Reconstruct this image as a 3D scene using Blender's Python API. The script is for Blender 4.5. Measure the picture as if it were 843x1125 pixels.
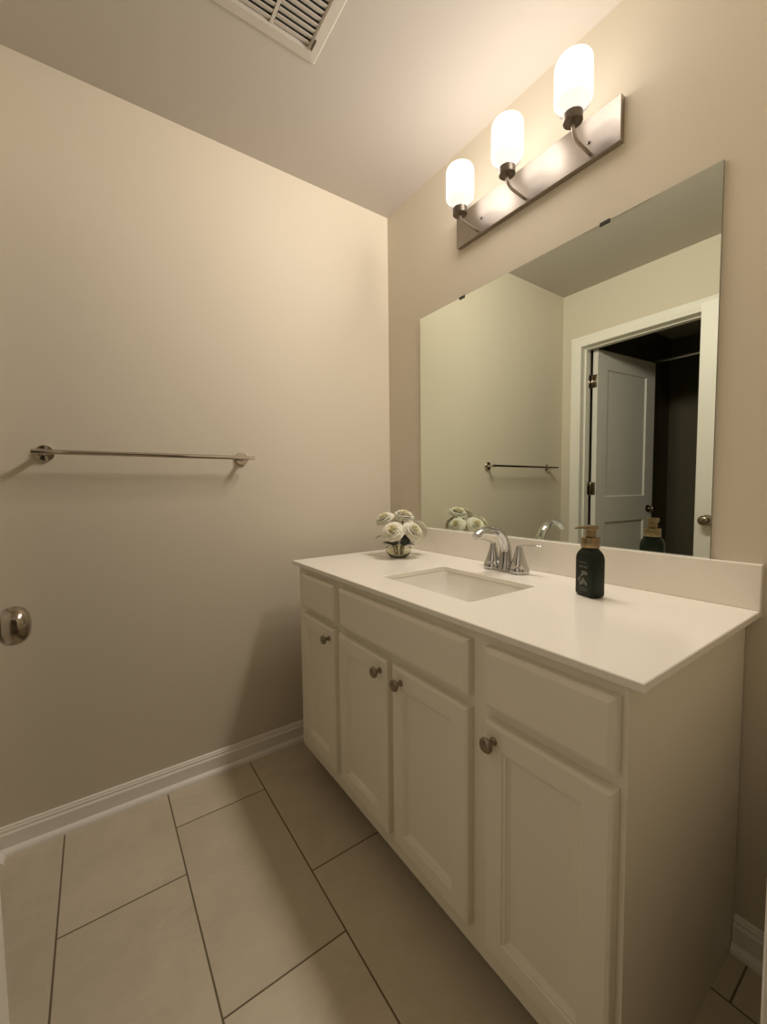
import bpy, bmesh, math, random
from mathutils import Vector, Matrix
random.seed(7)
PI = math.pi
for o in list(bpy.data.objects):
    bpy.data.objects.remove(o)
scn = bpy.context.scene
COL = scn.collection

# ------------------------------------------------------------------ camera
FPX, YAW, PIT, ROL = 452.0, 0.61245, 0.06009, -0.01164
CAM = Vector((-1.22498, -1.68238, 1.12178))
fw = Vector((math.sin(YAW)*math.cos(PIT), math.cos(YAW)*math.cos(PIT), -math.sin(PIT)))
r0 = Vector((math.cos(YAW), -math.sin(YAW), 0)); u0 = r0.cross(fw)
rr = r0*math.cos(ROL)+u0*math.sin(ROL); uu = -r0*math.sin(ROL)+u0*math.cos(ROL)
cd = bpy.data.cameras.new('camera'); cam = bpy.data.objects.new('camera', cd); COL.objects.link(cam)
cd.sensor_fit = 'HORIZONTAL'; cd.sensor_width = 36; cd.lens = 36*FPX/843; cd.clip_start = 0.01
m3 = Matrix((rr, uu, -fw)).transposed()
cam.matrix_world = Matrix.Translation(CAM) @ m3.to_4x4()
scn.camera = cam

# ------------------------------------------------------------------ world, exposure, lamp strength
w = bpy.data.worlds.new('world'); scn.world = w; w.use_nodes = True
w.node_tree.nodes['Background'].inputs[0].default_value = (1.0, 0.85, 0.65, 1)
w.node_tree.nodes['Background'].inputs[1].default_value = 0.03
scn.view_settings.view_transform = 'Standard'; scn.view_settings.look = 'None'
scn.view_settings.gamma = 1; scn.view_settings.use_curve_mapping = False
scn.view_settings.exposure = 0.0
LAMP_WATTS = 35.0
LAMP_SMOOTH = 1.2
LAMP_COLOR = (1.0, 0.915, 0.84, 1)

# ------------------------------------------------------------------ materials
def mat(name, color, rough=0.5, metal=0.0, noise=0.0, nscale=30, bump=0.0, bscale=200, coat=0, spec=0.5, trans=0, ior=1.45, sheen=0):
    m = bpy.data.materials.new(name); m.use_nodes = True
    nt = m.node_tree; b = nt.nodes['Principled BSDF']
    b.inputs['Base Color'].default_value = (*color, 1)
    b.inputs['Roughness'].default_value = rough; b.inputs['Metallic'].default_value = metal
    b.inputs['Specular IOR Level'].default_value = spec
    b.inputs['Coat Weight'].default_value = coat
    b.inputs['Transmission Weight'].default_value = trans; b.inputs['IOR'].default_value = ior
    tc = nt.nodes.new('ShaderNodeTexCoord')
    if noise > 0:
        n = nt.nodes.new('ShaderNodeTexNoise'); n.inputs['Scale'].default_value = nscale; n.inputs['Detail'].default_value = 4
        nt.links.new(tc.outputs['Object'], n.inputs['Vector'])
        mx = nt.nodes.new('ShaderNodeMix'); mx.data_type = 'RGBA'
        mx.inputs[6].default_value = (*[c*(1-noise) for c in color], 1)
        mx.inputs[7].default_value = (*[min(1, c*(1+noise)) for c in color], 1)
        nt.links.new(n.outputs['Fac'], mx.inputs[0]); nt.links.new(mx.outputs[2], b.inputs['Base Color'])
    if bump > 0:
        n2 = nt.nodes.new('ShaderNodeTexNoise'); n2.inputs['Scale'].default_value = bscale; n2.inputs['Detail'].default_value = 3
        nt.links.new(tc.outputs['Object'], n2.inputs['Vector'])
        bp = nt.nodes.new('ShaderNodeBump'); bp.inputs['Strength'].default_value = bump; bp.inputs['Distance'].default_value = 0.002
        nt.links.new(n2.outputs['Fac'], bp.inputs['Height']); nt.links.new(bp.outputs['Normal'], b.inputs['Normal'])
    return m

M = {}
M['wall'] = mat('greige wall paint', (0.66, 0.595, 0.475), 0.7, noise=0.015, nscale=3, bump=0.08, bscale=350, spec=0.25)
M['ceiling'] = mat('flat ceiling paint', (0.53, 0.485, 0.425), 0.85, bump=0.06, bscale=300, spec=0.2)
M['tub_wall'] = mat('dark tub room wall', (0.14, 0.115, 0.07), 0.6, noise=0.04, nscale=4)  # even tone, much darker than the main wall paint
M['trim'] = mat('white semi gloss trim paint', (0.86, 0.82, 0.73), 0.35, noise=0.01)
M['door'] = mat('white door paint', (0.84, 0.80, 0.72), 0.4, noise=0.01)
M['cabinet'] = mat('off white cabinet paint', (0.90, 0.84, 0.70), 0.42, noise=0.02, nscale=8)
M['toekick'] = mat('toe kick board', (0.30, 0.27, 0.23), 0.6, noise=0.03)
M['counter'] = mat('cream quartz', (0.93, 0.88, 0.78), 0.16, noise=0.03, nscale=260)
M['ceramic'] = mat('glazed ceramic', (0.84, 0.80, 0.71), 0.12, coat=0.3, noise=0.005)
M['chrome'] = mat('polished chrome', (0.58, 0.58, 0.58), 0.08, 1.0, noise=0.01)
M['nickel'] = mat('brushed nickel', (0.40, 0.355, 0.31), 0.30, 1.0, noise=0.06, nscale=90)
M['satin_nickel'] = mat('satin nickel', (0.30, 0.26, 0.20), 0.2, 1.0, noise=0.03)
M['polished_nickel'] = mat('polished nickel', (0.52, 0.47, 0.41), 0.08, 1.0, noise=0.02)
M['dark_nickel'] = mat('dark satin nickel', (0.20, 0.17, 0.14), 0.35, 1.0, noise=0.05)
M['bronze'] = mat('aged nickel knob', (0.30, 0.25, 0.19), 0.3, 1.0, noise=0.08)
M['mirror'] = mat('silvered mirror glass', (0.80, 0.86, 0.77), 0.0, 1.0)
M['mirror_edge'] = mat('mirror edge', (0.12, 0.14, 0.12), 0.3, noise=0.02)
M['clip'] = mat('dark clip', (0.06, 0.06, 0.055), 0.35, 0.6, noise=0.02)
M['vent'] = mat('painted steel vent', (0.55, 0.505, 0.44), 0.45, noise=0.01)
M['duct'] = mat('painted duct shade', (0.03, 0.028, 0.025), 0.8, noise=0.02)
M['bottle'] = mat('dark green plastic', (0.008, 0.014, 0.007), 0.32, noise=0.05, spec=0.3)
M['pump'] = mat('brushed bronze plastic', (0.27, 0.20, 0.11), 0.28, 0.8, noise=0.05)
M['print'] = mat('pale label ink', (0.16, 0.17, 0.14), 0.6, noise=0.03)
def petal_material():
    m = mat('cream rose petal', (0.96, 0.93, 0.80), 0.6, spec=0.2); nt = m.node_tree; b = nt.nodes['Principled BSDF']
    tc = nt.nodes.new('ShaderNodeTexCoord'); mp = nt.nodes.new('ShaderNodeMapping'); mp.inputs['Scale'].default_value = (1, 1, 0); nt.links.new(tc.outputs['Object'], mp.inputs[0])
    ln = nt.nodes.new('ShaderNodeVectorMath'); ln.operation = 'LENGTH'; nt.links.new(mp.outputs[0], ln.inputs[0])
    rp = nt.nodes.new('ShaderNodeMapRange'); nt.links.new(ln.outputs['Value'], rp.inputs[0]); rp.inputs[1].default_value = 0.006; rp.inputs[2].default_value = 0.026
    mx = nt.nodes.new('ShaderNodeMix'); mx.data_type = 'RGBA'; nt.links.new(rp.outputs[0], mx.inputs[0]); mx.inputs[6].default_value = (0.95, 0.88, 0.60, 1); mx.inputs[7].default_value = (0.97, 0.94, 0.80, 1)
    nt.links.new(mx.outputs[2], b.inputs['Base Color'])
    tl = nt.nodes.new('ShaderNodeBsdfTranslucent'); nt.links.new(mx.outputs[2], tl.inputs[0]); ms = nt.nodes.new('ShaderNodeMixShader'); ms.inputs[0].default_value = 0.25
    nt.links.new(b.outputs[0], ms.inputs[1]); nt.links.new(tl.outputs[0], ms.inputs[2]); nt.links.new(ms.outputs[0], nt.nodes['Material Output'].inputs['Surface'])
    return m
M['petal'] = petal_material()
M['leaf'] = mat('dark rose leaf', (0.018, 0.024, 0.014), 0.45, noise=0.1)
M['stem'] = mat('rose stem', (0.20, 0.17, 0.05), 0.5, noise=0.1)
M['glass'] = mat('clear vase glass', (0.93, 0.92, 0.80), 0.02, trans=1.0, ior=1.45)
M['rod'] = mat('steel curtain rod', (0.6, 0.6, 0.58), 0.25, 1.0, noise=0.02)

def tile_material():
    m = bpy.data.materials.new('beige porcelain floor tile'); m.use_nodes = True
    nt = m.node_tree; N = nt.nodes; L = nt.links; b = N['Principled BSDF']
    def math_(op, a, bb=None, c=None):
        n = N.new('ShaderNodeMath'); n.operation = op
        for i, v in enumerate((a, bb, c)):
            if v is None: continue
            if isinstance(v, (int, float)): n.inputs[i].default_value = v
            else: L.new(v, n.inputs[i])
        return n.outputs[0]
    tc = N.new('ShaderNodeTexCoord'); sp = N.new('ShaderNodeSeparateXYZ'); L.new(tc.outputs['Object'], sp.inputs[0])
    PX, PY, G = 0.301, 0.606, 0.0038
    u = math_('DIVIDE', math_('ADD', sp.outputs[0], 1.352), PX)
    col = math_('FLOOR', u); fu = math_('SUBTRACT', u, col)
    v = math_('DIVIDE', math_('SUBTRACT', math_('ADD', sp.outputs[1], 0.414), math_('MULTIPLY', col, 0.2)), PY)
    row = math_('FLOOR', v); fv = math_('SUBTRACT', v, row)
    du = math_('MULTIPLY', math_('MINIMUM', fu, math_('SUBTRACT', 1.0, fu)), PX)
    dv = math_('MULTIPLY', math_('MINIMUM', fv, math_('SUBTRACT', 1.0, fv)), PY)
    d = math_('MINIMUM', du, dv)
    mr = N.new('ShaderNodeMapRange'); mr.interpolation_type = 'SMOOTHSTEP'
    L.new(d, mr.inputs[0]); mr.inputs[1].default_value = G*0.35; mr.inputs[2].default_value = G*0.75
    # per tile tone + stone mottling + faint scratches/veins
    cmb = N.new('ShaderNodeCombineXYZ'); L.new(col, cmb.inputs[0]); L.new(row, cmb.inputs[1])
    wn = N.new('ShaderNodeTexWhiteNoise'); wn.noise_dimensions = '3D'; L.new(cmb.outputs[0], wn.inputs['Vector'])
    va = N.new('ShaderNodeVectorMath'); va.operation = 'MULTIPLY_ADD'; L.new(wn.outputs['Color'], va.inputs[0]); va.inputs[1].default_value = (7, 7, 7); L.new(tc.outputs['Object'], va.inputs[2])
    n1 = N.new('ShaderNodeTexNoise'); n1.inputs['Scale'].default_value = 7; n1.inputs['Detail'].default_value = 7; n1.inputs['Roughness'].default_value = 0.6; n1.inputs['Distortion'].default_value = 0.6
    L.new(va.outputs[0], n1.inputs['Vector'])
    vm = N.new('ShaderNodeMapping'); vm.inputs['Rotation'].default_value = (0, 0, 0.7); vm.inputs['Scale'].default_value = (1, 3.0, 1); L.new(va.outputs[0], vm.inputs[0])
    n2 = N.new('ShaderNodeTexNoise'); n2.inputs['Scale'].default_value = 3.2; n2.inputs['Detail'].default_value = 5; n2.inputs['Distortion'].default_value = 1.2
    L.new(vm.outputs[0], n2.inputs['Vector'])
    vein = math_('ABSOLUTE', math_('SUBTRACT', n2.outputs['Fac'], 0.5))
    vr = N.new('ShaderNodeMapRange'); L.new(vein, vr.inputs[0]); vr.inputs[1].default_value = 0.0; vr.inputs[2].default_value = 0.018; vr.inputs[3].default_value = 0.22; vr.inputs[4].default_value = 0.0
    r1 = N.new('ShaderNodeValToRGB'); L.new(n1.outputs['Fac'], r1.inputs[0])
    r1.color_ramp.elements[0].position = 0.25; r1.color_ramp.elements[0].color = (0.54, 0.47, 0.345, 1)
    r1.color_ramp.elements[1].position = 0.75; r1.color_ramp.elements[1].color = (0.64, 0.56, 0.42, 1)
    mv = N.new('ShaderNodeMix'); mv.data_type = 'RGBA'; L.new(vr.outputs[0], mv.inputs[0]); L.new(r1.outputs[0], mv.inputs[6]); mv.inputs[7].default_value = (0.70, 0.62, 0.50, 1)
    tone = math_('MULTIPLY_ADD', wn.outputs['Value'], 0.10, 0.95)
    tm = N.new('ShaderNodeVectorMath'); tm.operation = 'SCALE'; L.new(mv.outputs[2], tm.inputs[0]); L.new(tone, tm.inputs['Scale'])
    mg = N.new('ShaderNodeMix'); mg.data_type = 'RGBA'; L.new(mr.outputs[0], mg.inputs[0]); mg.inputs[6].default_value = (0.16, 0.12, 0.07, 1); L.new(tm.outputs[0], mg.inputs[7])
    L.new(mg.outputs[2], b.inputs['Base Color'])
    rg = N.new('ShaderNodeMapRange'); L.new(mr.outputs[0], rg.inputs[0]); rg.inputs[3].default_value = 0.9; rg.inputs[4].default_value = 0.5
    L.new(rg.outputs[0], b.inputs['Roughness']); b.inputs['Specular IOR Level'].default_value = 0.35
    h = math_('MULTIPLY_ADD', n1.outputs['Fac'], 0.12, mr.outputs[0])
    bp = N.new('ShaderNodeBump'); bp.inputs['Strength'].default_value = 0.5; bp.inputs['Distance'].default_value = 0.002; L.new(h, bp.inputs['Height']); L.new(bp.outputs[0], b.inputs['Normal'])
    return m
M['tile'] = tile_material()

def glow(name, strength, color, clear, base=(0.9, 0.88, 0.86)):
    """thin opal glass: glows white and lets part of the bulb's light straight through"""
    m = bpy.data.materials.new(name); m.use_nodes = True; nt = m.node_tree
    b = nt.nodes['Principled BSDF']; b.inputs['Base Color'].default_value = (*base, 1); b.inputs['Roughness'].default_value = 0.3
    b.inputs['Emission Color'].default_value = color; b.inputs['Emission Strength'].default_value = strength
    tr = nt.nodes.new('ShaderNodeBsdfTransparent'); mx = nt.nodes.new('ShaderNodeMixShader'); mx.inputs[0].default_value = clear
    nt.links.new(b.outputs[0], mx.inputs[1]); nt.links.new(tr.outputs[0], mx.inputs[2])
    nt.links.new(mx.outputs[0], nt.nodes['Material Output'].inputs['Surface'])
    return m
M['shade'] = glow('lit opal glass', 1.5, (1, 0.96, 0.91, 1), 0.6)
M['shade_neck'] = glow('opal glass neck', 0.06, (1, 0.93, 0.95, 1), 0.5, (0.50, 0.47, 0.50))

# ------------------------------------------------------------------ mesh helpers
def B(): return bmesh.new()
def box(bm, x0, x1, y0, y1, z0, z1, bev=0.0, seg=2):
    x0, x1 = sorted((x0, x1)); y0, y1 = sorted((y0, y1)); z0, z1 = sorted((z0, z1))
    t = bmesh.new()
    bmesh.ops.create_cube(t, size=1)
    for v in t.verts:
        v.co = Vector(((x0+x1)/2+v.co.x*(x1-x0), (y0+y1)/2+v.co.y*(y1-y0), (z0+z1)/2+v.co.z*(z1-z0)))
    if bev > 0:
        bmesh.ops.bevel(t, geom=list(t.edges), offset=bev, segments=seg, affect='EDGES', profile=0.5)
    merge(bm, t); return bm
def merge(bm, t):
    vm = {}
    for v in t.verts: vm[v] = bm.verts.new(v.co)
    for f in t.faces:
        try: bm.faces.new([vm[v] for v in f.verts])
        except ValueError: pass
    t.free()
def basis(axis):
    a = Vector(axis).normalized()
    h = Vector((0, 0, 1)) if abs(a.z) < 0.9 else Vector((1, 0, 0))
    e1 = h.cross(a).normalized(); e2 = a.cross(e1)
    return a, e1, e2
def lathe(bm, prof, center=(0, 0, 0), axis=(0, 0, 1), n=32, sx=1.0, sy=1.0, cap=True):
    a, e1, e2 = basis(axis); c = Vector(center); rings = []
    for r, h in prof:
        if r < 1e-6: rings.append([bm.verts.new(c+a*h)])
        else: rings.append([bm.verts.new(c+a*h+e1*(r*sx*math.cos(2*PI*k/n))+e2*(r*sy*math.sin(2*PI*k/n))) for k in range(n)])
    for A, Bq in zip(rings, rings[1:]):
        for k in range(n):
            k2 = (k+1) % n
            if len(A) == 1 and len(Bq) == 1: continue
            if len(A) == 1: bm.faces.new((A[0], Bq[k], Bq[k2]))
            elif len(Bq) == 1: bm.faces.new((A[k], Bq[0], A[k2]))
            else: bm.faces.new((A[k], Bq[k], Bq[k2], A[k2]))
    if cap:
        if len(rings[0]) > 2: bm.faces.new(rings[0])
        if len(rings[-1]) > 2: bm.faces.new(rings[-1])
    return bm
def smooth_path(pts, k=6):
    P = [Vector(p) for p in pts]; out = []
    Q = [P[0]*2-P[1]]+P+[P[-1]*2-P[-2]]
    for i in range(1, len(Q)-2):
        for j in range(k):
            t = j/k; a, b, c, d = Q[i-1], Q[i], Q[i+1], Q[i+2]
            out.append(0.5*((2*b)+(c-a)*t+(2*a-5*b+4*c-d)*t*t+(3*b-a-3*c+d)*t**3))
    out.append(P[-1]); return out
def tube(bm, pts, rad, n=12, flat=1.0, side=None):
    """swept tube; rad a number or list; flat squashes the second axis; side fixes the first axis"""
    P = [Vector(p) for p in pts]; rings = []
    R = rad if isinstance(rad, (list, tuple)) else [rad]*len(P)
    prev = None
    for i, p in enumerate(P):
        t = (P[min(i+1, len(P)-1)]-P[max(i-1, 0)]).normalized()
        if side is not None: e1 = Vector(side)
        elif prev is None: e1 = basis(t)[1]
        else: e1 = prev
        e1 = (e1-t*e1.dot(t)).normalized(); prev = e1; e2 = t.cross(e1)
        f = flat[i] if isinstance(flat, (list, tuple)) else flat
        rings.append([bm.verts.new(p+e1*R[i]*math.cos(2*PI*k/n)+e2*R[i]*f*math.sin(2*PI*k/n)) for k in range(n)])
    for A, Bq in zip(rings, rings[1:]):
        for k in range(n): bm.faces.new((A[k], Bq[k], Bq[(k+1) % n], A[(k+1) % n]))
    bm.faces.new(rings[0]); bm.faces.new(rings[-1]); return bm
def lerp_list(vals, n):
    out = []
    for i in range(n):
        t = i/(n-1)*(len(vals)-1); j = min(int(t), len(vals)-2); out.append(vals[j]+(vals[j+1]-vals[j])*(t-j))
    return out
def loops_panel(bm, u0, u1, v0, v1, prof, fn):
    """nested rectangle loops: prof = [(inset, height)], fn(u,v,h) -> point; first loop is capped at the back"""
    R = []
    for ins, h in prof:
        R.append([bm.verts.new(fn(u, v, h)) for u, v in ((u0+ins, v0+ins), (u1-ins, v0+ins), (u1-ins, v1-ins), (u0+ins, v1-ins))])
    for A, Bq in zip(R, R[1:]):
        for k in range(4): bm.faces.new((A[k], A[(k+1) % 4], Bq[(k+1) % 4], Bq[k]))
    bm.faces.new(R[0]); bm.faces.new(R[-1]); return bm
def sweep_profile(bm, paths, closed_ends=True):
    """paths: list of polylines (one per profile point) with equal counts; bridges neighbours, profile closed"""
    V = [[bm.verts.new(p) for p in pl] for pl in paths]; n = len(V); m_ = len(V[0])
    for i in range(n):
        A, Bq = V[i], V[(i+1) % n]
        for k in range(m_-1): bm.faces.new((A[k], A[k+1], Bq[k+1], Bq[k]))
    if closed_ends:
        bm.faces.new([v[0] for v in V]); bm.faces.new([v[-1] for v in V])
    return bm

WL = {}
def obj(name, bm, material, parent=None, smooth=None, local=False, mats=None):
    bmesh.ops.recalc_face_normals(bm, faces=list(bm.faces))
    if parent is not None and not local:
        off = WL[parent.name]
        for v in bm.verts: v.co -= off
    me = bpy.data.meshes.new(name); bm.to_mesh(me); bm.free()
    o = bpy.data.objects.new(name, me); COL.objects.link(o)
    me.materials.append(material)
    for x in (mats or []): me.materials.append(x)
    if smooth is not None:
        for p in me.polygons: p.use_smooth = True
        me.set_sharp_from_angle(angle=math.radians(smooth))
    if parent is not None:
        o.parent = parent; WL[o.name] = WL[parent.name]
    else: WL[o.name] = Vector((0, 0, 0))
    return o
def tag(o, label, cat, group=None):
    o['label'] = label; o['category'] = cat
    if group: o['group'] = group
    return o
def thing(name, label, cat, loc=(0, 0, 0), group=None, rot=None):
    o = bpy.data.objects.new(name, None); COL.objects.link(o); o.empty_display_size = 0.05
    o.location = loc; WL[o.name] = Vector(loc)
    if rot: o.rotation_euler = rot
    return tag(o, label, cat, group)
def struct(name, bm, m, smooth=None):
    o = obj(name, bm, m, None, smooth); o['kind'] = 'structure'; return o
def to_origin(o, p):
    p = Vector(p); o.data.transform(Matrix.Translation(-p)); o.location = p; WL[o.name] = p; return o

# ------------------------------------------------------------------ setting
H = 2.4253
XL = -1.526          # left wall face
TH = 0.115
YN = -1.590          # near wall inner face
TW = XL-TH           # tub room side of the left wall
XF, YA, YB = -3.12, -0.075, -1.70
struct('floor', box(B(), -3.25, 0.1, -2.85, 0.1, -0.1, 0), M['tile'])
struct('ceiling', box(B(), -3.25, 0.1, -2.85, 0.1, H, H+0.1), M['ceiling'])
struct('wall_back', box(B(), XL-TH, 0.0, 0, 0.1, 0, H), M['wall'])
struct('wall_right', box(B(), 0, 0.1, -2.85, 0.1, 0, H), M['wall'])
# left wall with the tub room opening
OY0, OY1, OZ = -0.137, -0.856, 2.050
bm = B(); box(bm, TW, XL, OY0+0.018, 0.0, 0, H); box(bm, TW, XL, OY1-0.018, OY0+0.018, OZ+0.018, H); box(bm, TW, XL, -2.85, OY1-0.018, 0, H)
struct('wall_left', bm, M['wall'])
# near wall with the entrance the photo is taken from
EX0, EX1, EZ = -1.408, -0.672, 2.050
bm = B(); box(bm, XL, EX0-0.018, YN-TH, YN, 0, H); box(bm, EX0-0.018, EX1+0.018, YN-TH, YN, EZ+0.018, H); box(bm, EX1+0.018, 0, YN-TH, YN, 0, H)
struct('wall_front', bm, M['wall'])
struct('wall_hall', box(B(), XL, 0, -2.85, -2.75, 0, H), M['wall'])
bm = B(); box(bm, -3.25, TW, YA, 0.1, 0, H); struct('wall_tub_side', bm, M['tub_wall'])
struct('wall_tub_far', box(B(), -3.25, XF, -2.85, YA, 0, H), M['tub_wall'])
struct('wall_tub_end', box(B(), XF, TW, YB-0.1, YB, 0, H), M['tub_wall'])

# baseboards with shoe moulding; profile (depth from wall, z)
BP = [(0, 0), (0, 0.0835), (0.004, 0.0835), (0.0072, 0.0805), (0.0072, 0.0765), (0.0102, 0.0735), (0.0102, 0.0665), (0.0145, 0.061), (0.0145, 0.0195),
      (0.021, 0.0185), (0.026, 0.0145), (0.0295, 0.009), (0.030, 0.0)]
def baseboard(name, fn, a, b):
    bm = B(); sweep_profile(bm, [[fn(a, d, z), fn(b, d, z)] for d, z in BP]); struct(name, bm, M['trim'], 35)
baseboard('baseboard_back', lambda s, d, z: (s, -d, z), XL, 0.0)
def rt(s, d, z): return (-d, s, z)
bm = B()
for a, b in ((-0.03, -0.1675), (-1.3995, YN)):
    sweep_profile(bm, [[rt(a, d, z), rt(b, d, z)] for d, z in BP])
struct('baseboard_right', bm, M['trim'], 35)
bm = B()
for a, b in ((-0.03, -0.0695), (-0.9235, YN)):
    sweep_profile(bm, [[(XL+d, a, z), (XL+d, b, z)] for d, z in BP])
struct('baseboard_left', bm, M['trim'], 35)

# casings and jambs; casing profile (distance out from inner edge, projection)
CP = [(0, 0), (0, 0.009), (0.003, 0.0115), (0.020, 0.0125), (0.026, 0.0155), (0.032, 0.0165), (0.046, 0.0170), (0.052, 0.0150), (0.058, 0.0175), (0.064, 0.0165), (0.066, 0.013), (0.066, 0)]
# tub room opening (left wall, inner face XL facing +x)
bm = B()
def cas(bm, fn, a, b, zt):
    sweep_profile(bm, [[fn(a+q, 0.0, t), fn(a+q, zt+q, t), fn(b-q, zt+q, t), fn(b-q, 0.0, t)] for q, t in CP])
cas(bm, lambda s, z, t: (XL+t, s, z), OY0, OY1, OZ)
for y0, y1 in ((OY0, OY0+0.018), (OY1-0.018, OY1)): box(bm, TW, XL, y0, y1, 0, OZ+0.018)
box(bm, TW, XL, OY1, OY0, OZ, OZ+0.018)
# door stop strips
for y0, y1 in ((OY0-0.011, OY0), (OY1, OY1+0.011)): box(bm, TW+0.040, TW+0.075, y0, y1, 0, OZ-0.011)
box(bm, TW+0.040, TW+0.075, OY1, OY0, OZ-0.011, OZ)
struct('trim_1', bm, M['trim'], 35)
# entrance opening
bm = B()
cas(bm, lambda s, z, t: (s, YN+t, z), EX1, EX0, EZ)
for x0, x1 in ((EX0-0.018, EX0), (EX1, EX1+0.018)): box(bm, x0, x1, YN-TH, YN, 0, EZ+0.018)
box(bm, EX0, EX1, YN-TH, YN, EZ, EZ+0.018)
struct('trim_2', bm, M['trim'], 35)

# ------------------------------------------------------------------ two panel doors (local: hinge corner at origin, leaf along +x, thickness 0..-0.035 in y)
def door_leaf(wd, ht, t=0.035):
    bm = B(); st = 0.112; rec = 0.010
    zs = (0.0, 0.20, 0.845, 1.025, ht-0.125, ht)
    box(bm, st-0.002, wd-st+0.002, -t+rec, -rec, zs[1]-0.002, zs[4]+0.002)
    for x0, x1 in ((0, st), (wd-st, wd)): box(bm, x0, x1, -t, 0, 0, ht)
    for z0, z1 in ((zs[0], zs[1]), (zs[2], zs[3]), (zs[4], zs[5])): box(bm, st, wd-st, -t, 0, z0, z1)
    # sloped sticking around each panel, both faces
    for z0, z1 in ((zs[1], zs[2]), (zs[3], zs[4])):
        for yf, yb in ((0, -rec), (-t, -t+rec)):
            o_ = [bm.verts.new((x, yf, z)) for x, z in ((st, z0), (wd-st, z0), (wd-st, z1), (st, z1))]
            i_ = [bm.verts.new((x, yb, z)) for x, z in ((st+0.007, z0+0.007), (wd-st-0.007, z0+0.007), (wd-st-0.007, z1-0.007), (st+0.007, z1-0.007))]
            for k in range(4): bm.faces.new((o_[k], o_[(k+1) % 4], i_[(k+1) % 4], i_[k]))
    return bm
def egg_knob(bm, x, z, yf, s):
    """rose, neck and egg shaped grip; s=+1 towards +y"""
    lathe(bm, [(0.0, 0), (0.030, 0), (0.031, 0.003), (0.027, 0.008), (0.014, 0.011), (0.0115, 0.014), (0.0115, 0.024), (0.015, 0.027), (0.024, 0.030),
               (0.0285, 0.0355), (0.0295, 0.042), (0.0285, 0.049), (0.025, 0.055), (0.018, 0.0595), (0.009, 0.0615), (0.0, 0.062)],
          (x, yf, z), (0, s, 0), 32, sx=1.0, sy=0.92)
def hinge(parent, z, x=0.0, y=0.006):
    bm = B(); lathe(bm, [(0, -0.046), (0.0045, -0.046), (0.0058, -0.044), (0.0058, 0.044), (0.0045, 0.046), (0, 0.046)], (x, y, z), (0, 0, 1), 14)
    box(bm, -0.0022, 0.0, -0.031, 0.004, z-0.044, z+0.044, 0.0006)
    for q in (-0.032, -0.011, 0.011, 0.032):
        lathe(bm, [(0.0038, 0), (0.0035, 0.0012), (0, 0.0014)], (-0.0022, -0.010 if q in (-0.032, 0.032) else -0.022, z+q), (-1, 0, 0), 10)
    # jamb leaf folded back towards the jamb
    return bm
# tub room door, swung into the dark tub room
d1 = bpy.data.objects.new('door_1', None)
bm = door_leaf(0.708, 2.035); d1 = obj('door_1', bm, M['door'])
d1['kind'] = 'structure'
d1.location = (TW-0.004, OY0-0.016, 0.010); d1.rotation_euler = (0, 0, PI+math.radians(6.0))
# local +x runs into the tub room; local -y is then the face turned to the opening's far side -> mirror the leaf so thickness goes to world -y
d1.data.transform(Matrix.Scale(-1, 4, (0, 1, 0))); d1.data.flip_normals()
WL[d1.name] = Vector((0, 0, 0))
for z in (0.255, 1.085, 1.825):
    bm = hinge(None, z); bmesh.ops.scale(bm, vec=(1, -1, 1), verts=list(bm.verts))
    A6 = -(PI+math.radians(6.0)); t = B(); box(t, 0.002, 0.034, 0.0135, 0.0158, z-0.044, z+0.044, 0.0005)
    bmesh.ops.rotate(t, cent=(0, 0, 0), matrix=Matrix.Rotation(A6, 3, 'Z'), verts=list(t.verts)); merge(bm, t)
    t = B(); box(t, -0.0005, 0.0015, -0.003, 0.0150, z-0.044, z+0.044, 0.0005); bmesh.ops.rotate(t, cent=(0, 0, 0), matrix=Matrix.Rotation(A6, 3, 'Z'), verts=list(t.verts)); merge(bm, t)
    h = obj('hinge', bm, M['satin_nickel'], d1, 40, local=True)
bm = B(); egg_knob(bm, 0.648, 0.925, 0.035, 1); obj('door_knob', bm, M['dark_nickel'], d1, 40, local=True)
bm = B(); egg_knob(bm, 0.648, 0.925, 0.0, -1); obj('door_knob', bm, M['dark_nickel'], d1, 40, local=True)
# entrance door, opened 90 degrees along the left wall; latch edge at y -0.856, face at x -1.369
bm = door_leaf(0.716, 2.035); d2 = obj('door_2', bm, M['door']); d2['kind'] = 'structure'
d2.location = (-1.369, -0.856-0.716, 0.010); d2.rotation_euler = (0, 0, PI/2)
d2.data.transform(Matrix.Scale(-1, 4, (0, 1, 0))); d2.data.flip_normals()   # thickness towards -x in the world
WL[d2.name] = Vector((0, 0, 0))
bm = B(); egg_knob(bm, 0.716-0.056, 0.922, 0.0, -1); obj('door_knob', bm, M['satin_nickel'], d2, 40, local=True)
bm = B(); egg_knob(bm, 0.716-0.056, 0.922, 0.035, 1); obj('door_knob', bm, M['satin_nickel'], d2, 40, local=True)
for z in (0.255, 1.085, 1.825):
    bm = hinge(None, z, -0.003, -0.006); bmesh.ops.scale(bm, vec=(1, -1, 1), verts=list(bm.verts)); bmesh.ops.translate(bm, vec=(0, 0, 0), verts=list(bm.verts))
    obj('hinge', bm, M['satin_nickel'], d2, 40, local=True)

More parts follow.
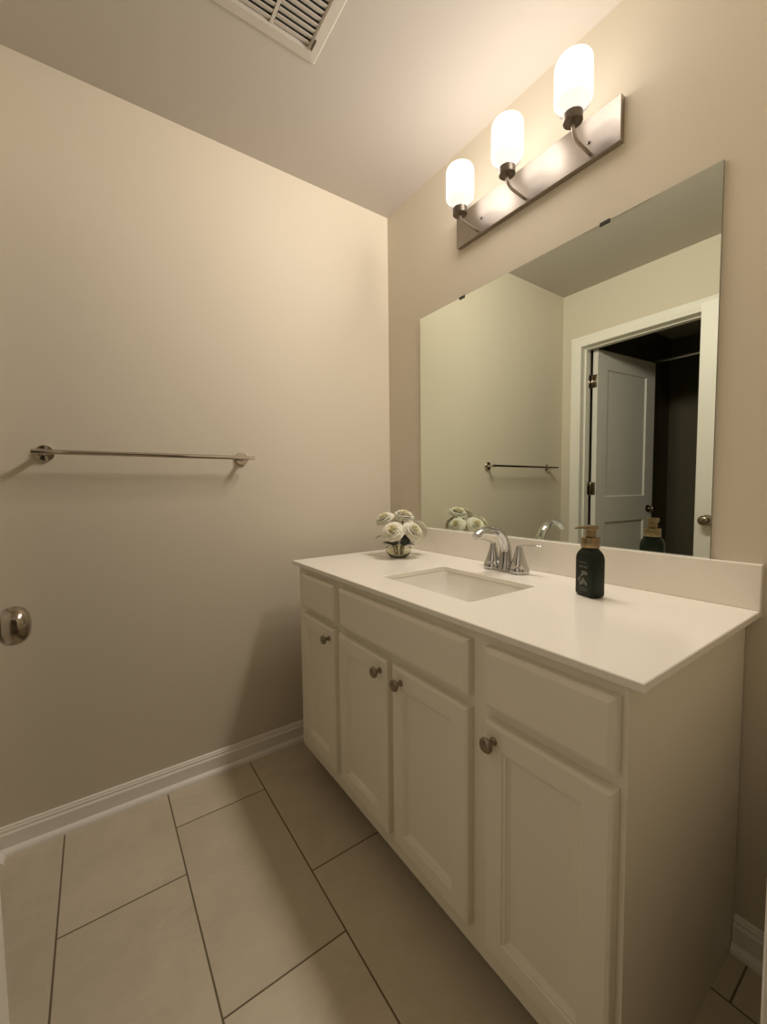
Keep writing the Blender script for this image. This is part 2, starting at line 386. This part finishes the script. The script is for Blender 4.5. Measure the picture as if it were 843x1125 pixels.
# shower curtain rod in the tub room
rod = thing('curtain_rod', 'thin steel shower curtain rod seen in the mirror, crossing the dark tub room', 'curtain rod', (-2.44, YA, 2.075))
bm = B(); tube(bm, [(-2.44, YA-0.004, 2.075), (-2.44, YB+0.004, 2.075)], 0.0125, 14); obj('rod', bm, M['rod'], rod, 40)
for y, s in ((YA, -1), (YB, 1)):
    bm = B(); lathe(bm, [(0, 0.0005), (0.030, 0.0005), (0.030, 0.006), (0.018, 0.012), (0.0165, 0.028), (0, 0.028)], (-2.44, y, 2.075), (0, s, 0), 24); obj('end_flange', bm, M['rod'], rod, 40)

# ------------------------------------------------------------------ vanity cabinet
XC, CY0, CY1, CZ, ZK = -0.571, -0.1685, -1.398, 0.8195, 0.0895
FR = 0.019
van = thing('vanity_cabinet', 'long off-white bathroom vanity cabinet with four panel doors, standing against the mirror wall', 'cabinet', (-0.285, (CY0+CY1)/2, 0))
bm = B()
for y0, y1 in ((CY0-0.016, CY0), (CY1, CY1+0.016)):
    bm = B()   # end panel with a toe notch at the front
    pts = [(-0.004, 0), (-0.004, CZ), (XC+FR, CZ), (XC+FR, ZK), (XC+0.062, ZK), (XC+0.062, 0)]
    A = [bm.verts.new((x, y0, z)) for x, z in pts]; Bq = [bm.verts.new((x, y1, z)) for x, z in pts]
    bm.faces.new(A); bm.faces.new(Bq)
    for k in range(6): bm.faces.new((A[k], A[(k+1) % 6], Bq[(k+1) % 6], Bq[k]))
    obj('end_panel', bm, M['cabinet'], van)
bm = B(); box(bm, XC+0.025, -0.01, CY1+0.017, CY0-0.017, ZK, ZK+0.016); box(bm, -0.016, -0.006, CY1+0.017, CY0-0.017, ZK+0.017, CZ-0.15); obj('carcass', bm, M['cabinet'], van)
bm = B(); box(bm, XC+0.063, XC+0.078, CY1+0.0165, CY0-0.0165, 0.001, ZK-0.001); obj('toe_kick', bm, M['toekick'], van)
# face frame
bm = B(); yst = [CY0, -0.243, -0.472, -0.531, -0.775, -0.822, -1.072, -1.143, -1.373, CY1]
for a, b in ((0, 1), (2, 3), (6, 7), (8, 9)): box(bm, XC, XC+FR, yst[a], yst[b], ZK, CZ)
box(bm, XC, XC+FR, yst[4], yst[5], 0.163, 0.637)
for a, b in ((1, 2), (3, 6), (7, 8)):
    box(bm, XC, XC+FR, yst[a], yst[b], 0.785, CZ); box(bm, XC, XC+FR, yst[a], yst[b], ZK, 0.163)
    for z0, z1 in ((0.637, 0.684),): box(bm, XC, XC+FR, yst[a], yst[b], z0, z1)
    box(bm, XC+FR-0.006, XC+FR-0.001, yst[a], yst[b], 0.163, 0.785)
obj('face_frame', bm, M['cabinet'], van)
DF = lambda u, v, h: (XC-0.0006-h, u, v)
T = 0.022
for y0, y1 in ((-0.229, -0.485), (-0.519, -1.085), (-1.129, -1.388)):
    bm = B(); loops_panel(bm, y1, y0, 0.672, 0.797, [(0, 0), (0, T-0.007), (0.002, T-0.004), (0.0105, T), (0.011, T)], DF)
    obj('drawer_front', bm, M['cabinet'], van)
DP = [(0, 0), (0, T-0.006), (0.0015, T-0.003), (0.007, T), (0.046, T), (0.048, T-0.003), (0.053, T-0.0035), (0.0545, T-0.0065), (0.0605, T-0.0115), (0.062, T-0.0115)]
for y0, y1, ky in ((-0.234, -0.485, -0.455), (-0.516, -0.787, -0.758), (-0.811, -1.085, -0.853), (-1.131, -1.388, -1.157)):
    bm = B(); loops_panel(bm, y1, y0, 0.148, 0.647, DP, DF); d = obj('door', bm, M['cabinet'], van)
    bm = B(); lathe(bm, [(0, 0), (0.0085, 0), (0.0085, 0.0015), (0.0055, 0.004), (0.005, 0.013), (0.007, 0.0165), (0.0135, 0.0185), (0.0155, 0.021), (0.0155, 0.024), (0.013, 0.0275), (0.007, 0.0295), (0, 0.030)],
                    (XC-0.0006-T, ky, 0.6125), (-1, 0, 0), 24); obj('knob', bm, M['bronze'], d, 40)

# ------------------------------------------------------------------ countertop, backsplash, sink
CT, TK = 0.8351, 0.0155
KY0, KY1, KX = -0.1412, -1.4256, -0.590
SX0, SX1, SY0, SY1 = -0.476, -0.205, -0.604, -0.984
def rrect(x0, x1, y0, y1, r, n=6):
    out = []
    for cx, cy, a0 in ((x1-r, y1-r, 0), (x0+r, y1-r, PI/2), (x0+r, y0+r, PI), (x1-r, y0+r, 1.5*PI)):
        for k in range(n+1):
            a = a0+PI/2*k/n; out.append((cx+r*math.cos(a), cy+r*math.sin(a)))
    return out
inner = rrect(SX0, SX1, SY1, SY0, 0.013)
e = 0.0016
def ring(bm, outer, inner_, z):
    vo = [bm.verts.new((x, y, z)) for x, y in outer]; vi = [bm.verts.new((x, y, z)) for x, y in inner_]
    es = [bm.edges.new((L_[k], L_[(k+1) % len(L_)])) for L_ in (vo, vi) for k in range(len(L_))]
    bmesh.ops.triangle_fill(bm, use_beauty=True, use_dissolve=False, edges=es)
    return vo, vi
def rect(i): return [(KX+i, KY1+i), (-0.0005, KY1+i), (-0.0005, KY0-i), (KX+i, KY0-i)]
bm = B()
to, ti = ring(bm, rect(e), rrect(SX0-e, SX1+e, SY1-e, SY0+e, 0.0146), CT)
bo, bi = ring(bm, rect(e), rrect(SX0-e, SX1+e, SY1-e, SY0+e, 0.0146), CT-TK)
mo = [[bm.verts.new((x, y, z)) for x, y in rect(0)] for z in (CT-e, CT-TK+e)]
mi = [[bm.verts.new((x, y, z)) for x, y in inner] for z in (CT-e, CT-TK+e)]
for seq in ((to, mo[0], mo[1], bo), (ti, mi[0], mi[1], bi)):
    for A, Bq in zip(seq, seq[1:]):
        for k in range(len(A)): bm.faces.new((A[k], A[(k+1) % len(A)], Bq[(k+1) % len(A)], Bq[k]))
ct = obj('countertop', bm, M['counter']); to_origin(ct, (-0.295, -0.783, CT-TK))
tag(ct, 'cream quartz countertop with a rectangular sink cut-out, lying on the vanity cabinet', 'countertop')
bm = B(); box(bm, -0.020, -0.0005, KY1, KY0, CT+0.0003, CT+0.1038, 0.0014)
bs = obj('backsplash', bm, M['counter']); to_origin(bs, (-0.01, -0.783, CT)); tag(bs, 'low cream quartz backsplash strip standing on the countertop, under the mirror', 'backsplash')

sink = thing('sink', 'white rectangular undermount sink with sloping sides, set below the countertop', 'sink', (-0.34, -0.794, CT-TK-0.14))
bm = B(); rings = []
zt = CT-TK-0.0004
def rr_at(i, z, r): return [bm.verts.new((x, y, z)) for x, y in rrect(SX0+i, SX1-i, SY1+i, SY0-i, r)]
spec_ = [(-0.022, zt-0.010, 0.030), (-0.022, zt, 0.030), (-0.001, zt, 0.026), (0.0, zt-0.003, 0.026), (0.004, zt-0.030, 0.030), (0.018, zt-0.078, 0.040), (0.040, zt-0.108, 0.045), (0.070, zt-0.120, 0.045), (0.105, zt-0.124, 0.028)]
for i, z, r in spec_: rings.append(rr_at(i, z, r))
outer_ = [(0.095, zt-0.134, 0.03), (0.035, zt-0.124, 0.05), (0.004, zt-0.080, 0.045), (-0.008, zt-0.022, 0.036), (-0.010, zt-0.010, 0.036)]
for A, Bq in zip(rings, rings[1:]):
    for k in range(len(A)): bm.faces.new((A[k], A[(k+1) % len(A)], Bq[(k+1) % len(A)], Bq[k]))
bm.faces.new(rings[-1])
ro = [rr_at(i, z, r) for i, z, r in outer_]; bm.faces.new(ro[0])
for A, Bq in zip(ro+[rings[0]], ro[1:]+[rings[0]]):
    if A is Bq: continue
    for k in range(len(A)): bm.faces.new((A[k], A[(k+1) % len(A)], Bq[(k+1) % len(A)], Bq[k]))
obj('basin', bm, M['ceramic'], sink, 50)
bm = B(); lathe(bm, [(0, 0.0003), (0.021, 0.0003), (0.022, 0.0025), (0.018, 0.0035), (0.0165, 0.002), (0.013, 0.002), (0.012, 0.005), (0, 0.0065)], (-0.34, -0.794, zt-0.124), (0, 0, 1), 28); obj('drain', bm, M['chrome'], sink, 40)

# ------------------------------------------------------------------ faucet
FX, FY = -0.098, -0.793
fau = thing('faucet', 'chrome two-handle faucet with an arched spout, behind the sink', 'faucet', (FX, FY, CT))
bm = B(); q = [(FX+x, FY+y) for x, y in rrect(-0.027, 0.027, -0.082, 0.082, 0.0268, 10)]
L0 = [bm.verts.new((x, y, CT+0.0004)) for x, y in q]; L1 = [bm.verts.new((x, y, CT+0.006)) for x, y in q]
L2 = [bm.verts.new((FX+(x-FX)*0.93, FY+(y-FY)*0.975, CT+0.009)) for x, y in q]
for A, Bq in ((L0, L1), (L1, L2)):
    for k in range(len(A)): bm.faces.new((A[k], A[(k+1) % len(A)], Bq[(k+1) % len(A)], Bq[k]))
bm.faces.new(L0); bm.faces.new(L2); obj('base_plate', bm, M['chrome'], fau, 40)
path = smooth_path([(FX, FY, CT+0.009), (FX, FY, CT+0.040), (FX-0.003, FY, CT+0.080), (FX-0.020, FY, CT+0.116), (FX-0.052, FY, CT+0.141), (FX-0.090, FY, CT+0.149), (FX-0.122, FY, CT+0.143), (FX-0.144, FY, CT+0.130)], 6)
rad = lerp_list([0.027, 0.0225, 0.0195, 0.0180, 0.0165, 0.0155, 0.0145, 0.0135], len(path))
fl = lerp_list([1.0, 0.92, 0.82, 0.74, 0.66, 0.62, 0.66, 0.85], len(path))
bm = B(); tube(bm, path, rad, 20, fl, (0, 1, 0)); obj('spout', bm, M['chrome'], fau, 50)
bm = B(); tip = Vector(path[-1]); dn = (Vector(path[-1])-Vector(path[-2])).normalized()
lathe(bm, [(0, -0.001), (0.0105, -0.001), (0.0105, 0.006), (0.0095, 0.008), (0, 0.008)], tip, dn, 20); obj('aerator', bm, M['chrome'], fau, 40)
for s in (1, -1):
    hy = FY+s*0.0535
    bm = B(); lathe(bm, [(0, 0.006), (0.0325, 0.006), (0.0330, 0.010), (0.0305, 0.020), (0.0295, 0.0215), (0.0285, 0.0225), (0.0235, 0.037), (0.0170, 0.058), (0.0125, 0.074), (0.0105, 0.082), (0.0105, 0.086), (0.0085, 0.090), (0, 0.0915)], (FX, hy, CT), (0, 0, 1), 32)
    h = obj('handle', bm, M['chrome'], fau, 40)
    p = smooth_path([(FX-0.002, hy-s*0.006, CT+0.086), (FX+0.002, hy+s*0.010, CT+0.091), (FX+0.007, hy+s*0.036, CT+0.0945), (FX+0.012, hy+s*0.056, CT+0.0955), (FX+0.015, hy+s*0.070, CT+0.094)], 5)
    bm = B(); tube(bm, p, lerp_list([0.0065, 0.0068, 0.0062, 0.0066, 0.0062], len(p)), 12, lerp_list([0.9, 0.6, 0.45, 0.42, 0.45], len(p)), (1, 0, 0)); obj('lever', bm, M['chrome'], h, 50)

# ------------------------------------------------------------------ mirror
MY0, MY1, MZ0, MZ1 = -0.2461, -1.3261, CT+0.1042, 1.8652
bm = B(); box(bm, -0.0055, -0.0008, MY1, MY0, MZ0, MZ1)
mir = obj('wall_mirror', bm, M['mirror'], None, None, mats=[M['mirror_edge']])
for p in mir.data.polygons:
    if abs(p.normal.x) < 0.5: p.material_index = 1
to_origin(mir, (-0.003, (MY0+MY1)/2, MZ0)); tag(mir, 'large frameless rectangular mirror on the wall above the vanity backsplash', 'mirror')
for y in (-0.502, -1.056):
    bm = B(); box(bm, -0.0078, -0.0058, y-0.014, y+0.014, MZ1-0.007, MZ1+0.0015, 0.0004); box(bm, -0.0078, -0.0008, y-0.014, y+0.014, MZ1+0.0004, MZ1+0.0030, 0.0004); obj('mirror_clip', bm, M['clip'], mir, None)

# ------------------------------------------------------------------ vanity light
PY0, PY1, PZ0, PZ1, PX = -0.486, -1.101, 2.051, 2.171, -0.020
vl = thing('vanity_light', 'three-globe vanity wall light with a brushed nickel bar, above the mirror', 'wall light', (-0.0005, -0.806, PZ0))
bm = B(); box(bm, PX, -0.0008, PY1, PY0, PZ0, PZ1, 0.0012); obj('backplate', bm, M['nickel'], vl)
for y in (-0.600, -1.000):
    bm = B(); lathe(bm, [(0.0045, 0), (0.0045, 0.002), (0.003, 0.0035), (0, 0.004)], (PX, y-0.013, 2.101), (-1, 0, 0), 14); obj('screw', bm, M['dark_nickel'], vl, 40)
LX = -0.110
for y, dz in ((-0.593, -0.005), (-0.798, 0.008), (-1.017, 0.014)):
    p = smooth_path([(PX+0.002, y, PZ0+0.016), (PX-0.010, y, PZ0+0.0165), (PX-0.045, y, PZ0+0.019), (PX-0.073, y, PZ0+0.023), (PX-0.0865, y, PZ0+0.031+dz*0.7), (LX, y, PZ0+0.044+dz), (LX, y, PZ0+0.048+dz)], 6)
    bm = B(); tube(bm, p, 0.0048, 12); obj('arm', bm, M['nickel'], vl, 50)
    z = PZ0+0.044+dz
    bm = B(); lathe(bm, [(0, 0), (0.0235, 0), (0.0255, 0.002), (0.0255, 0.022), (0.023, 0.024), (0, 0.024)], (LX, y, z), (0, 0, 1), 28); obj('socket_cup', bm, M['dark_nickel'], vl, 40)
    bm = B(); lathe(bm, [(0.0200, 0.0245), (0.0255, 0.0250), (0.0275, 0.028), (0.0280, 0.031), (0.0345, 0.034), (0.0360, 0.038), (0.0425, 0.043), (0.0440, 0.0475), (0.0465, 0.0545)], (LX, y, z), (0, 0, 1), 40, cap=False)
    # close the profile ring
    obj_neck = bm
    n = obj('shade_neck', obj_neck, M['shade_neck'], vl, 60)
    n['label'] = 'clear ribbed lower end of the glass shade'
    bm = B(); lathe(bm, [(0.0462, 0.0548), (0.0480, 0.0555), (0.0490, 0.066), (0.0490, 0.143), (0.0480, 0.151), (0.0445, 0.158), (0.0385, 0.1625), (0.028, 0.165), (0.014, 0.166), (0, 0.1662)], (LX, y, z), (0, 0, 1), 40)
    ld = bpy.data.lights.new('bulb', 'POINT'); ld.energy = LAMP_WATTS; ld.color = LAMP_COLOR[:3]; ld.shadow_soft_size = 0.075
    ld.use_nodes = True; ln = ld.node_tree; fo = ln.nodes.new('ShaderNodeLightFalloff')
    fo.inputs['Strength'].default_value = 1.0; fo.inputs['Smooth'].default_value = LAMP_SMOOTH
    ln.links.new(fo.outputs['Quadratic'], ln.nodes['Emission'].inputs['Strength'])
    lo = bpy.data.objects.new('bulb', ld); COL.objects.link(lo); lo.parent = vl; lo.location = Vector((LX, y, z+0.115))-WL[vl.name]
    s = obj('glass_shade', bm, M['shade'], vl, 60); s['label'] = 'glowing white opal glass shade'

# ------------------------------------------------------------------ towel bar
TZ, TY = 1.241, -0.068
tb = thing('towel_bar', 'polished nickel towel bar with round wall posts, on the blank back wall', 'towel bar', (-1.045, 0, TZ))
bm = B(); tube(bm, [(-1.374, TY, TZ), (-1.3735, TY, TZ), (-0.7055, TY, TZ), (-0.705, TY, TZ)], [0.0068, 0.0075, 0.0075, 0.0068], 20); obj('bar', bm, M['polished_nickel'], tb, 50)
for x in (-1.346, -0.737):
    bm = B(); lathe(bm, [(0, 0.0006), (0.0245, 0.0006), (0.0250, 0.002), (0.0250, 0.009), (0.0235, 0.0105), (0.0095, 0.0115), (0.0085, 0.014), (0.0085, -TY-0.003), (0.0065, -TY)], (x, 0, TZ), (0, -1, 0), 28); obj('post', bm, M['polished_nickel'], tb, 40)

# ------------------------------------------------------------------ ceiling vent
VX0, VX1, VY0, VY1 = -0.912, -0.613, -0.466, -0.80
vent = thing('air_vent', 'white louvered air vent register in the ceiling', 'vent', ((VX0+VX1)/2, (VY0+VY1)/2, H))
bm = B(); fnv = lambda u, v, h: (u, v, H-0.0004-h)
fw_ = 0.038; ix0, ix1, iy0, iy1 = VX0+fw_, VX1-fw_, VY0-fw_, VY1+fw_
# frame as four loops (open centre)
R = []
for ins, h in ((0, 0), (0, 0.002), (0.004, 0.006), (fw_-0.006, 0.0075), (fw_-0.001, 0.0055), (fw_, 0.0)):
    R.append([bm.verts.new(fnv(u, v, h)) for u, v in ((VX0+ins, VY1+ins), (VX1-ins, VY1+ins), (VX1-ins, VY0-ins), (VX0+ins, VY0-ins))])
for A, Bq in zip(R, R[1:]+R[:1]):
    for k in range(4): bm.faces.new((A[k], A[(k+1) % 4], Bq[(k+1) % 4], Bq[k]))
obj('frame', bm, M['vent'], vent)
bm = B(); box(bm, ix0+0.0005, ix1-0.0005, iy1+0.0005, iy0-0.0005, H-0.0010, H-0.0004); obj('duct_shade_sheet', bm, M['duct'], vent)['label'] = 'dark sheet behind the louvers, coloured as the shade inside the vent'  # flat sheet under the ceiling; its near-black colour paints in the vent's inner shade
mid = (ix0+ix1)/2
bm = B(); box(bm, mid-0.005, mid+0.005, iy1, iy0, H-0.0056, H-0.0012, 0.001); obj('divider', bm, M['vent'], vent)
for a, b in ((ix0, mid-0.0055), (mid+0.0055, ix1)):
    bm = B(); y = iy0-0.010
    while y > iy1+0.006:
        c = [(y+0.0080, H-0.0014), (y-0.0066, H-0.0066), (y-0.0076, H-0.0054), (y+0.0066, H-0.0011)]
        A = [bm.verts.new((a+0.0006, yy, zz)) for yy, zz in c]; Bq = [bm.verts.new((b-0.0006, yy, zz)) for yy, zz in c]
        bm.faces.new(A); bm.faces.new(Bq)
        for k in range(4): bm.faces.new((A[k], A[(k+1) % 4], Bq[(k+1) % 4], Bq[k]))
        y -= 0.0185
    obj('louvers', bm, M['vent'], vent)
bm = B(); box(bm, ix1+0.008, ix1+0.012, iy0-0.034, iy0-0.002, H-0.013, H-0.0065, 0.001); obj('damper_lever', bm, M['dark_nickel'], vent)

# ------------------------------------------------------------------ soap bottle
sb = thing('soap_bottle', 'dark green pump soap bottle with a bronze pump top, on the countertop', 'bottle', (-0.186, -1.128, CT+0.0003), rot=(0, 0, math.radians(-18)))
bm = B(); rings = []
bw, bd = 0.021, 0.0325     # half depth (x), half width (y)
for i, z, r in ((0.006, 0.0, 0.006), (0.0015, 0.003, 0.009), (0, 0.008, 0.010), (0, 0.098, 0.010), (0.001, 0.107, 0.011), (0.0035, 0.1145, 0.0125), (0.0065, 0.1200, 0.0135), (0.0092, 0.1240, 0.0115), (0.0102, 0.1262, 0.0105)):
    rings.append([bm.verts.new((x, y, z)) for x, y in rrect(-bw+i, bw-i, -bd+i, bd-i, min(r, bw-i-0.0002))])
for A, Bq in zip(rings, rings[1:]):
    for k in range(len(A)): bm.faces.new((A[k], A[(k+1) % len(A)], Bq[(k+1) % len(A)], Bq[k]))
bm.faces.new(rings[0]); bm.faces.new(rings[-1])
body = obj('body', bm, M['bottle'], sb, 40, local=True)
bm = B()
def mark(y0, y1, z0, z1): box(bm, -bw-0.00035, -bw+0.0001, y0, y1, z0, z1)
random.seed(3)
def words(z, y0, y1, h):
    y = y0
    while y < y1:
        l = random.uniform(0.002, 0.006); mark(y, min(y+l, y1), z, z+h); y += l+0.0011
words(0.087, -0.010, 0.013, 0.0016); words(0.079, -0.014, 0.011, 0.0011); words(0.075, 0.002, 0.014, 0.0022); words(0.0745, -0.012, -0.002, 0.0022)
words(0.018, -0.013, 0.014, 0.0010); words(0.0150, -0.010, 0.010, 0.0009); words(0.022, -0.011, 0.013, 0.0010)
def leafmark(cy, cz, a, l, wd_):
    pts = []
    for k in range(16):
        t = 2*PI*k/16; px = l*math.cos(t); py = wd_*math.sin(t)*(1-0.3*math.cos(t))
        pts.append((cy+px*math.cos(a)-py*math.sin(a), cz+px*math.sin(a)+py*math.cos(a)))
    A = [bm.verts.new((-bw-0.0003, y, z)) for y, z in pts]; bm.faces.new(A)
leafmark(-0.003, 0.062, 0.15, 0.011, 0.0045); leafmark(0.004, 0.056, 2.6, 0.006, 0.003)
leafmark(0.002, 0.040, 1.9, 0.010, 0.0045); leafmark(0.013, 0.045, 2.2, 0.008, 0.003); leafmark(-0.007, 0.037, 0.9, 0.008, 0.0035); leafmark(0.010, 0.034, 1.4, 0.007, 0.003)
obj('label_print', bm, M['print'], body, None, local=True)['label'] = 'pale printed lines and leaf motif on the bottle front'
bm = B(); lathe(bm, [(0, 0.1264), (0.0215, 0.1264), (0.0225, 0.128), (0.0225, 0.1495), (0.0215, 0.1515), (0.0125, 0.1525), (0, 0.1525)], (0, 0, 0), (0, 0, 1), 36); obj('collar', bm, M['pump'], sb, 40, local=True)
bm = B(); lathe(bm, [(0, 0.1527), (0.0120, 0.1527), (0.0125, 0.155), (0.0125, 0.170), (0.0165, 0.172), (0.0175, 0.1745), (0.0175, 0.1805), (0.0165, 0.1825), (0, 0.183)], (0, 0, 0), (0, 0, 1), 32)
p = smooth_path([(-0.010, 0, 0.1775), (-0.024, 0, 0.1782), (-0.038, 0, 0.1785), (-0.0475, 0, 0.1768)], 4)
tube(bm, p, lerp_list([0.0062, 0.0056, 0.0048, 0.0042], len(p)), 12, 0.55, (0, 1, 0)); obj('pump_head', bm, M['pump'], sb, 40, local=True)

# ------------------------------------------------------------------ vase and roses
VC = Vector((-0.2150, -0.3480, CT))
vs = bpy.data.objects.new('tmp', None)
bm = B()
prof_o = [(0, 0.0004), (0.030, 0.0004), (0.0335, 0.002), (0.043, 0.011), (0.0505, 0.023), (0.0535, 0.033), (0.0530, 0.039), (0.0510, 0.043)]
prof_i = [(0.0493, 0.0432), (0.0512, 0.0385), (0.0515, 0.033), (0.0485, 0.024), (0.0410, 0.0135), (0.031, 0.0065), (0, 0.0055)]
lathe(bm, prof_o+prof_i, VC, (0, 0, 1), 40)
vase = obj('flower_vase', bm, M['glass'], None, 60); to_origin(vase, VC); tag(vase, 'small clear glass bowl vase holding white roses, on the countertop by the mirror corner', 'vase')

def petal(bm, az, width, r_base, r_top, h, z0, curl, seed):
    rnd = random.Random(seed); nu, nv = 7, 7; V = []
    for j in range(nv):
        v = j/(nv-1); row = []
        for i in range(nu):
            u = (i/(nu-1)-0.5)*2
            wv = width*(0.35+0.65*math.sin(min(1, v*1.25)*PI/2))*(1.0 if v < 0.75 else 1-0.9*(v-0.75)*abs(u)**2)
            a = az+u*wv
            r = r_base+(r_top-r_base)*(v**0.75)
            r += curl*max(0, v-0.7)**2*9
            z = z0+h*(v-0.10*abs(u)**3*v) - curl*max(0, v-0.75)**2*8
            r += rnd.uniform(-0.0006, 0.0006)*v
            row.append(bm.verts.new((r*math.cos(a), r*math.sin(a), z)))
        V.append(row)
    for j in range(nv-1):
        for i in range(nu-1): bm.faces.new((V[j][i], V[j][i+1], V[j+1][i+1], V[j+1][i]))
def bloom_bm(seed):
    bm = B(); rnd = random.Random(seed); k = 0
    # (count, r_top, height, width, curl, z0)
    lay = [(3, 0.0045, 0.031, 1.25, 0.001, 0.010), (4, 0.0085, 0.034, 1.0, 0.002, 0.008), (5, 0.0135, 0.0345, 0.85, 0.004, 0.006), (5, 0.0180, 0.0335, 0.82, 0.006, 0.005),
           (6, 0.0225, 0.032, 0.78, 0.008, 0.004), (6, 0.0270, 0.029, 0.72, 0.012, 0.002), (7, 0.0310, 0.025, 0.62, 0.013, 0.000), (7, 0.0345, 0.019, 0.60, 0.013, -0.001)]
    for li, (cnt, rt_, h, wd_, cu, z0) in enumerate(lay):
        for c in range(cnt):
            az = 2*PI*c/cnt+li*0.7+rnd.uniform(-0.15, 0.15)
            petal(bm, az, wd_, 0.003, rt_*rnd.uniform(0.94, 1.06), h*rnd.uniform(0.95, 1.05), z0, cu, seed*100+k); k += 1
    return bm
def leaf_bm(p0, d, up, l, wd_):
    bm = B(); p0 = Vector(p0); d = Vector(d).normalized(); s = d.cross(Vector(up)).normalized(); n = s.cross(d)
    V = []
    for j in range(7):
        t = j/6; ww = wd_*math.sin(PI*min(1, t*0.93+0.05))**0.8
        c = p0+d*l*t-n*(0.25*l*t*t)
        V.append([bm.verts.new(c-s*ww+n*ww*0.35), bm.verts.new(c), bm.verts.new(c+s*ww+n*ww*0.35)])
    for j in range(6):
        for i in range(2): bm.faces.new((V[j][i], V[j][i+1], V[j+1][i+1], V[j+1][i]))
    return bm
def solid(o, t):
    m_ = o.modifiers.new('thickness', 'SOLIDIFY'); m_.thickness = t; m_.offset = 0
RV = Vector((0.819, -0.574, 0)); TV = Vector((-0.574, -0.816, 0))
roses = [  # (right, towards viewer, height of bloom centre, label, leaves)
    (-0.024, 0.050, 0.106, 'full white rose facing forward at the front left of the vase bouquet', 1.0),
    (0.060, 0.036, 0.105, 'white rose at the front right of the vase bouquet, its yellow heart showing', 0.97),
    (-0.056, -0.028, 0.153, 'white rose tilted away at the top left of the vase bouquet', 0.87),
    (0.027, -0.052, 0.159, 'white rose at the top of the vase bouquet, nearest the room corner line', 0.98),
    (0.097, -0.046, 0.108, 'white rose half hidden at the far right edge of the vase bouquet, beside the mirror', 0.88),
    (-0.022, -0.090, 0.103, 'white rose at the back of the vase bouquet, seen best in the mirror', 0.95)]
blooms = [bloom_bm(s) for s in (1, 2, 3)]
bmesh_data = []
for s, b in enumerate(blooms):
    bmesh.ops.recalc_face_normals(b, faces=list(b.faces))
    me = bpy.data.meshes.new('bloom'); b.to_mesh(me); b.free(); me.materials.append(M['petal'])
    for p in me.polygons: p.use_smooth = True
    bmesh_data.append(me)
for i, (a, t, h, lab, sc) in enumerate(roses):
    pos = VC+RV*a+TV*t+Vector((0, 0, h+0.006))
    d = (pos-(VC+Vector((0, 0, 0.045)))).normalized()
    d = (d+TV*(0.25, 0.25, 0.55, 0.60, 0.1, 0.0)[i]).normalized()
    base = pos-d*0.018
    root = thing('white_rose', lab, 'rose', base, 'white roses in the glass bowl')
    q = Vector((0, 0, 1)).rotation_difference(d)
    bl = bpy.data.objects.new('bloom', bmesh_data[i % 3]); COL.objects.link(bl); bl.parent = root
    bl.rotation_mode = 'QUATERNION'; bl.rotation_quaternion = q; bl.scale = (sc*1.07,)*3; solid(bl, 0.0006)
    az = math.radians((118, 45, 196, 0, -48, 255)[i]); fd = RV*math.cos(az)+TV*math.sin(az)
    bot = VC+fd*0.013+Vector((0, 0, 0.010)); neck = VC+fd*0.022+Vector((0, 0, 0.048))
    pts = smooth_path([bot, neck, base-d*0.012, base], 5)
    bm = B(); tube(bm, pts, lerp_list([0.0028, 0.0028, 0.003, 0.006], len(pts)), 8); obj('stem', bm, M['stem'], root, 50)
    for k, ang in enumerate((-0.20, 0.20)):
        big = i < 2; dd = Matrix.Rotation(ang*(1.9 if big else 1), 3, 'Z') @ (fd if not big else (TV*0.93+RV*(-0.28, 0.42)[i]))
        p0 = VC+fd*0.022+dd*0.005+Vector((0, 0, 0.049+0.007*k))
        if big:
            sg = (-1, 1)[i]
            p0 = VC+TV*(0.034+0.004*k)+RV*(sg*(0.006+0.010*k))+Vector((0, 0, 0.0625+0.002*k))
            bm = leaf_bm(p0, RV*(sg*(0.75, 0.35)[k])+TV*0.12+Vector((0, 0, (0.22, 0.75)[k])), TV, ((0.028, 0.024)[k] if i == 0 else (0.042, 0.034)[k]), 0.0145)
        else: bm = leaf_bm(p0, dd*0.8+Vector((0, 0, 0.42 if big else 0.24)), (0, 0, 1), 0.052 if big else 0.040, 0.021 if big else 0.012)
        l = obj('leaf', bm, M['leaf'], root, 60); solid(l, 0.0005)
    if i == 2:
        p0 = VC-RV*0.058-TV*0.016+Vector((0, 0, 0.088)); bm = leaf_bm(p0, -RV*0.8+Vector((0, 0, -0.05)), (0, 0, 1), 0.038, 0.006); l = obj('leaf', bm, M['leaf'], root, 60); solid(l, 0.0005)
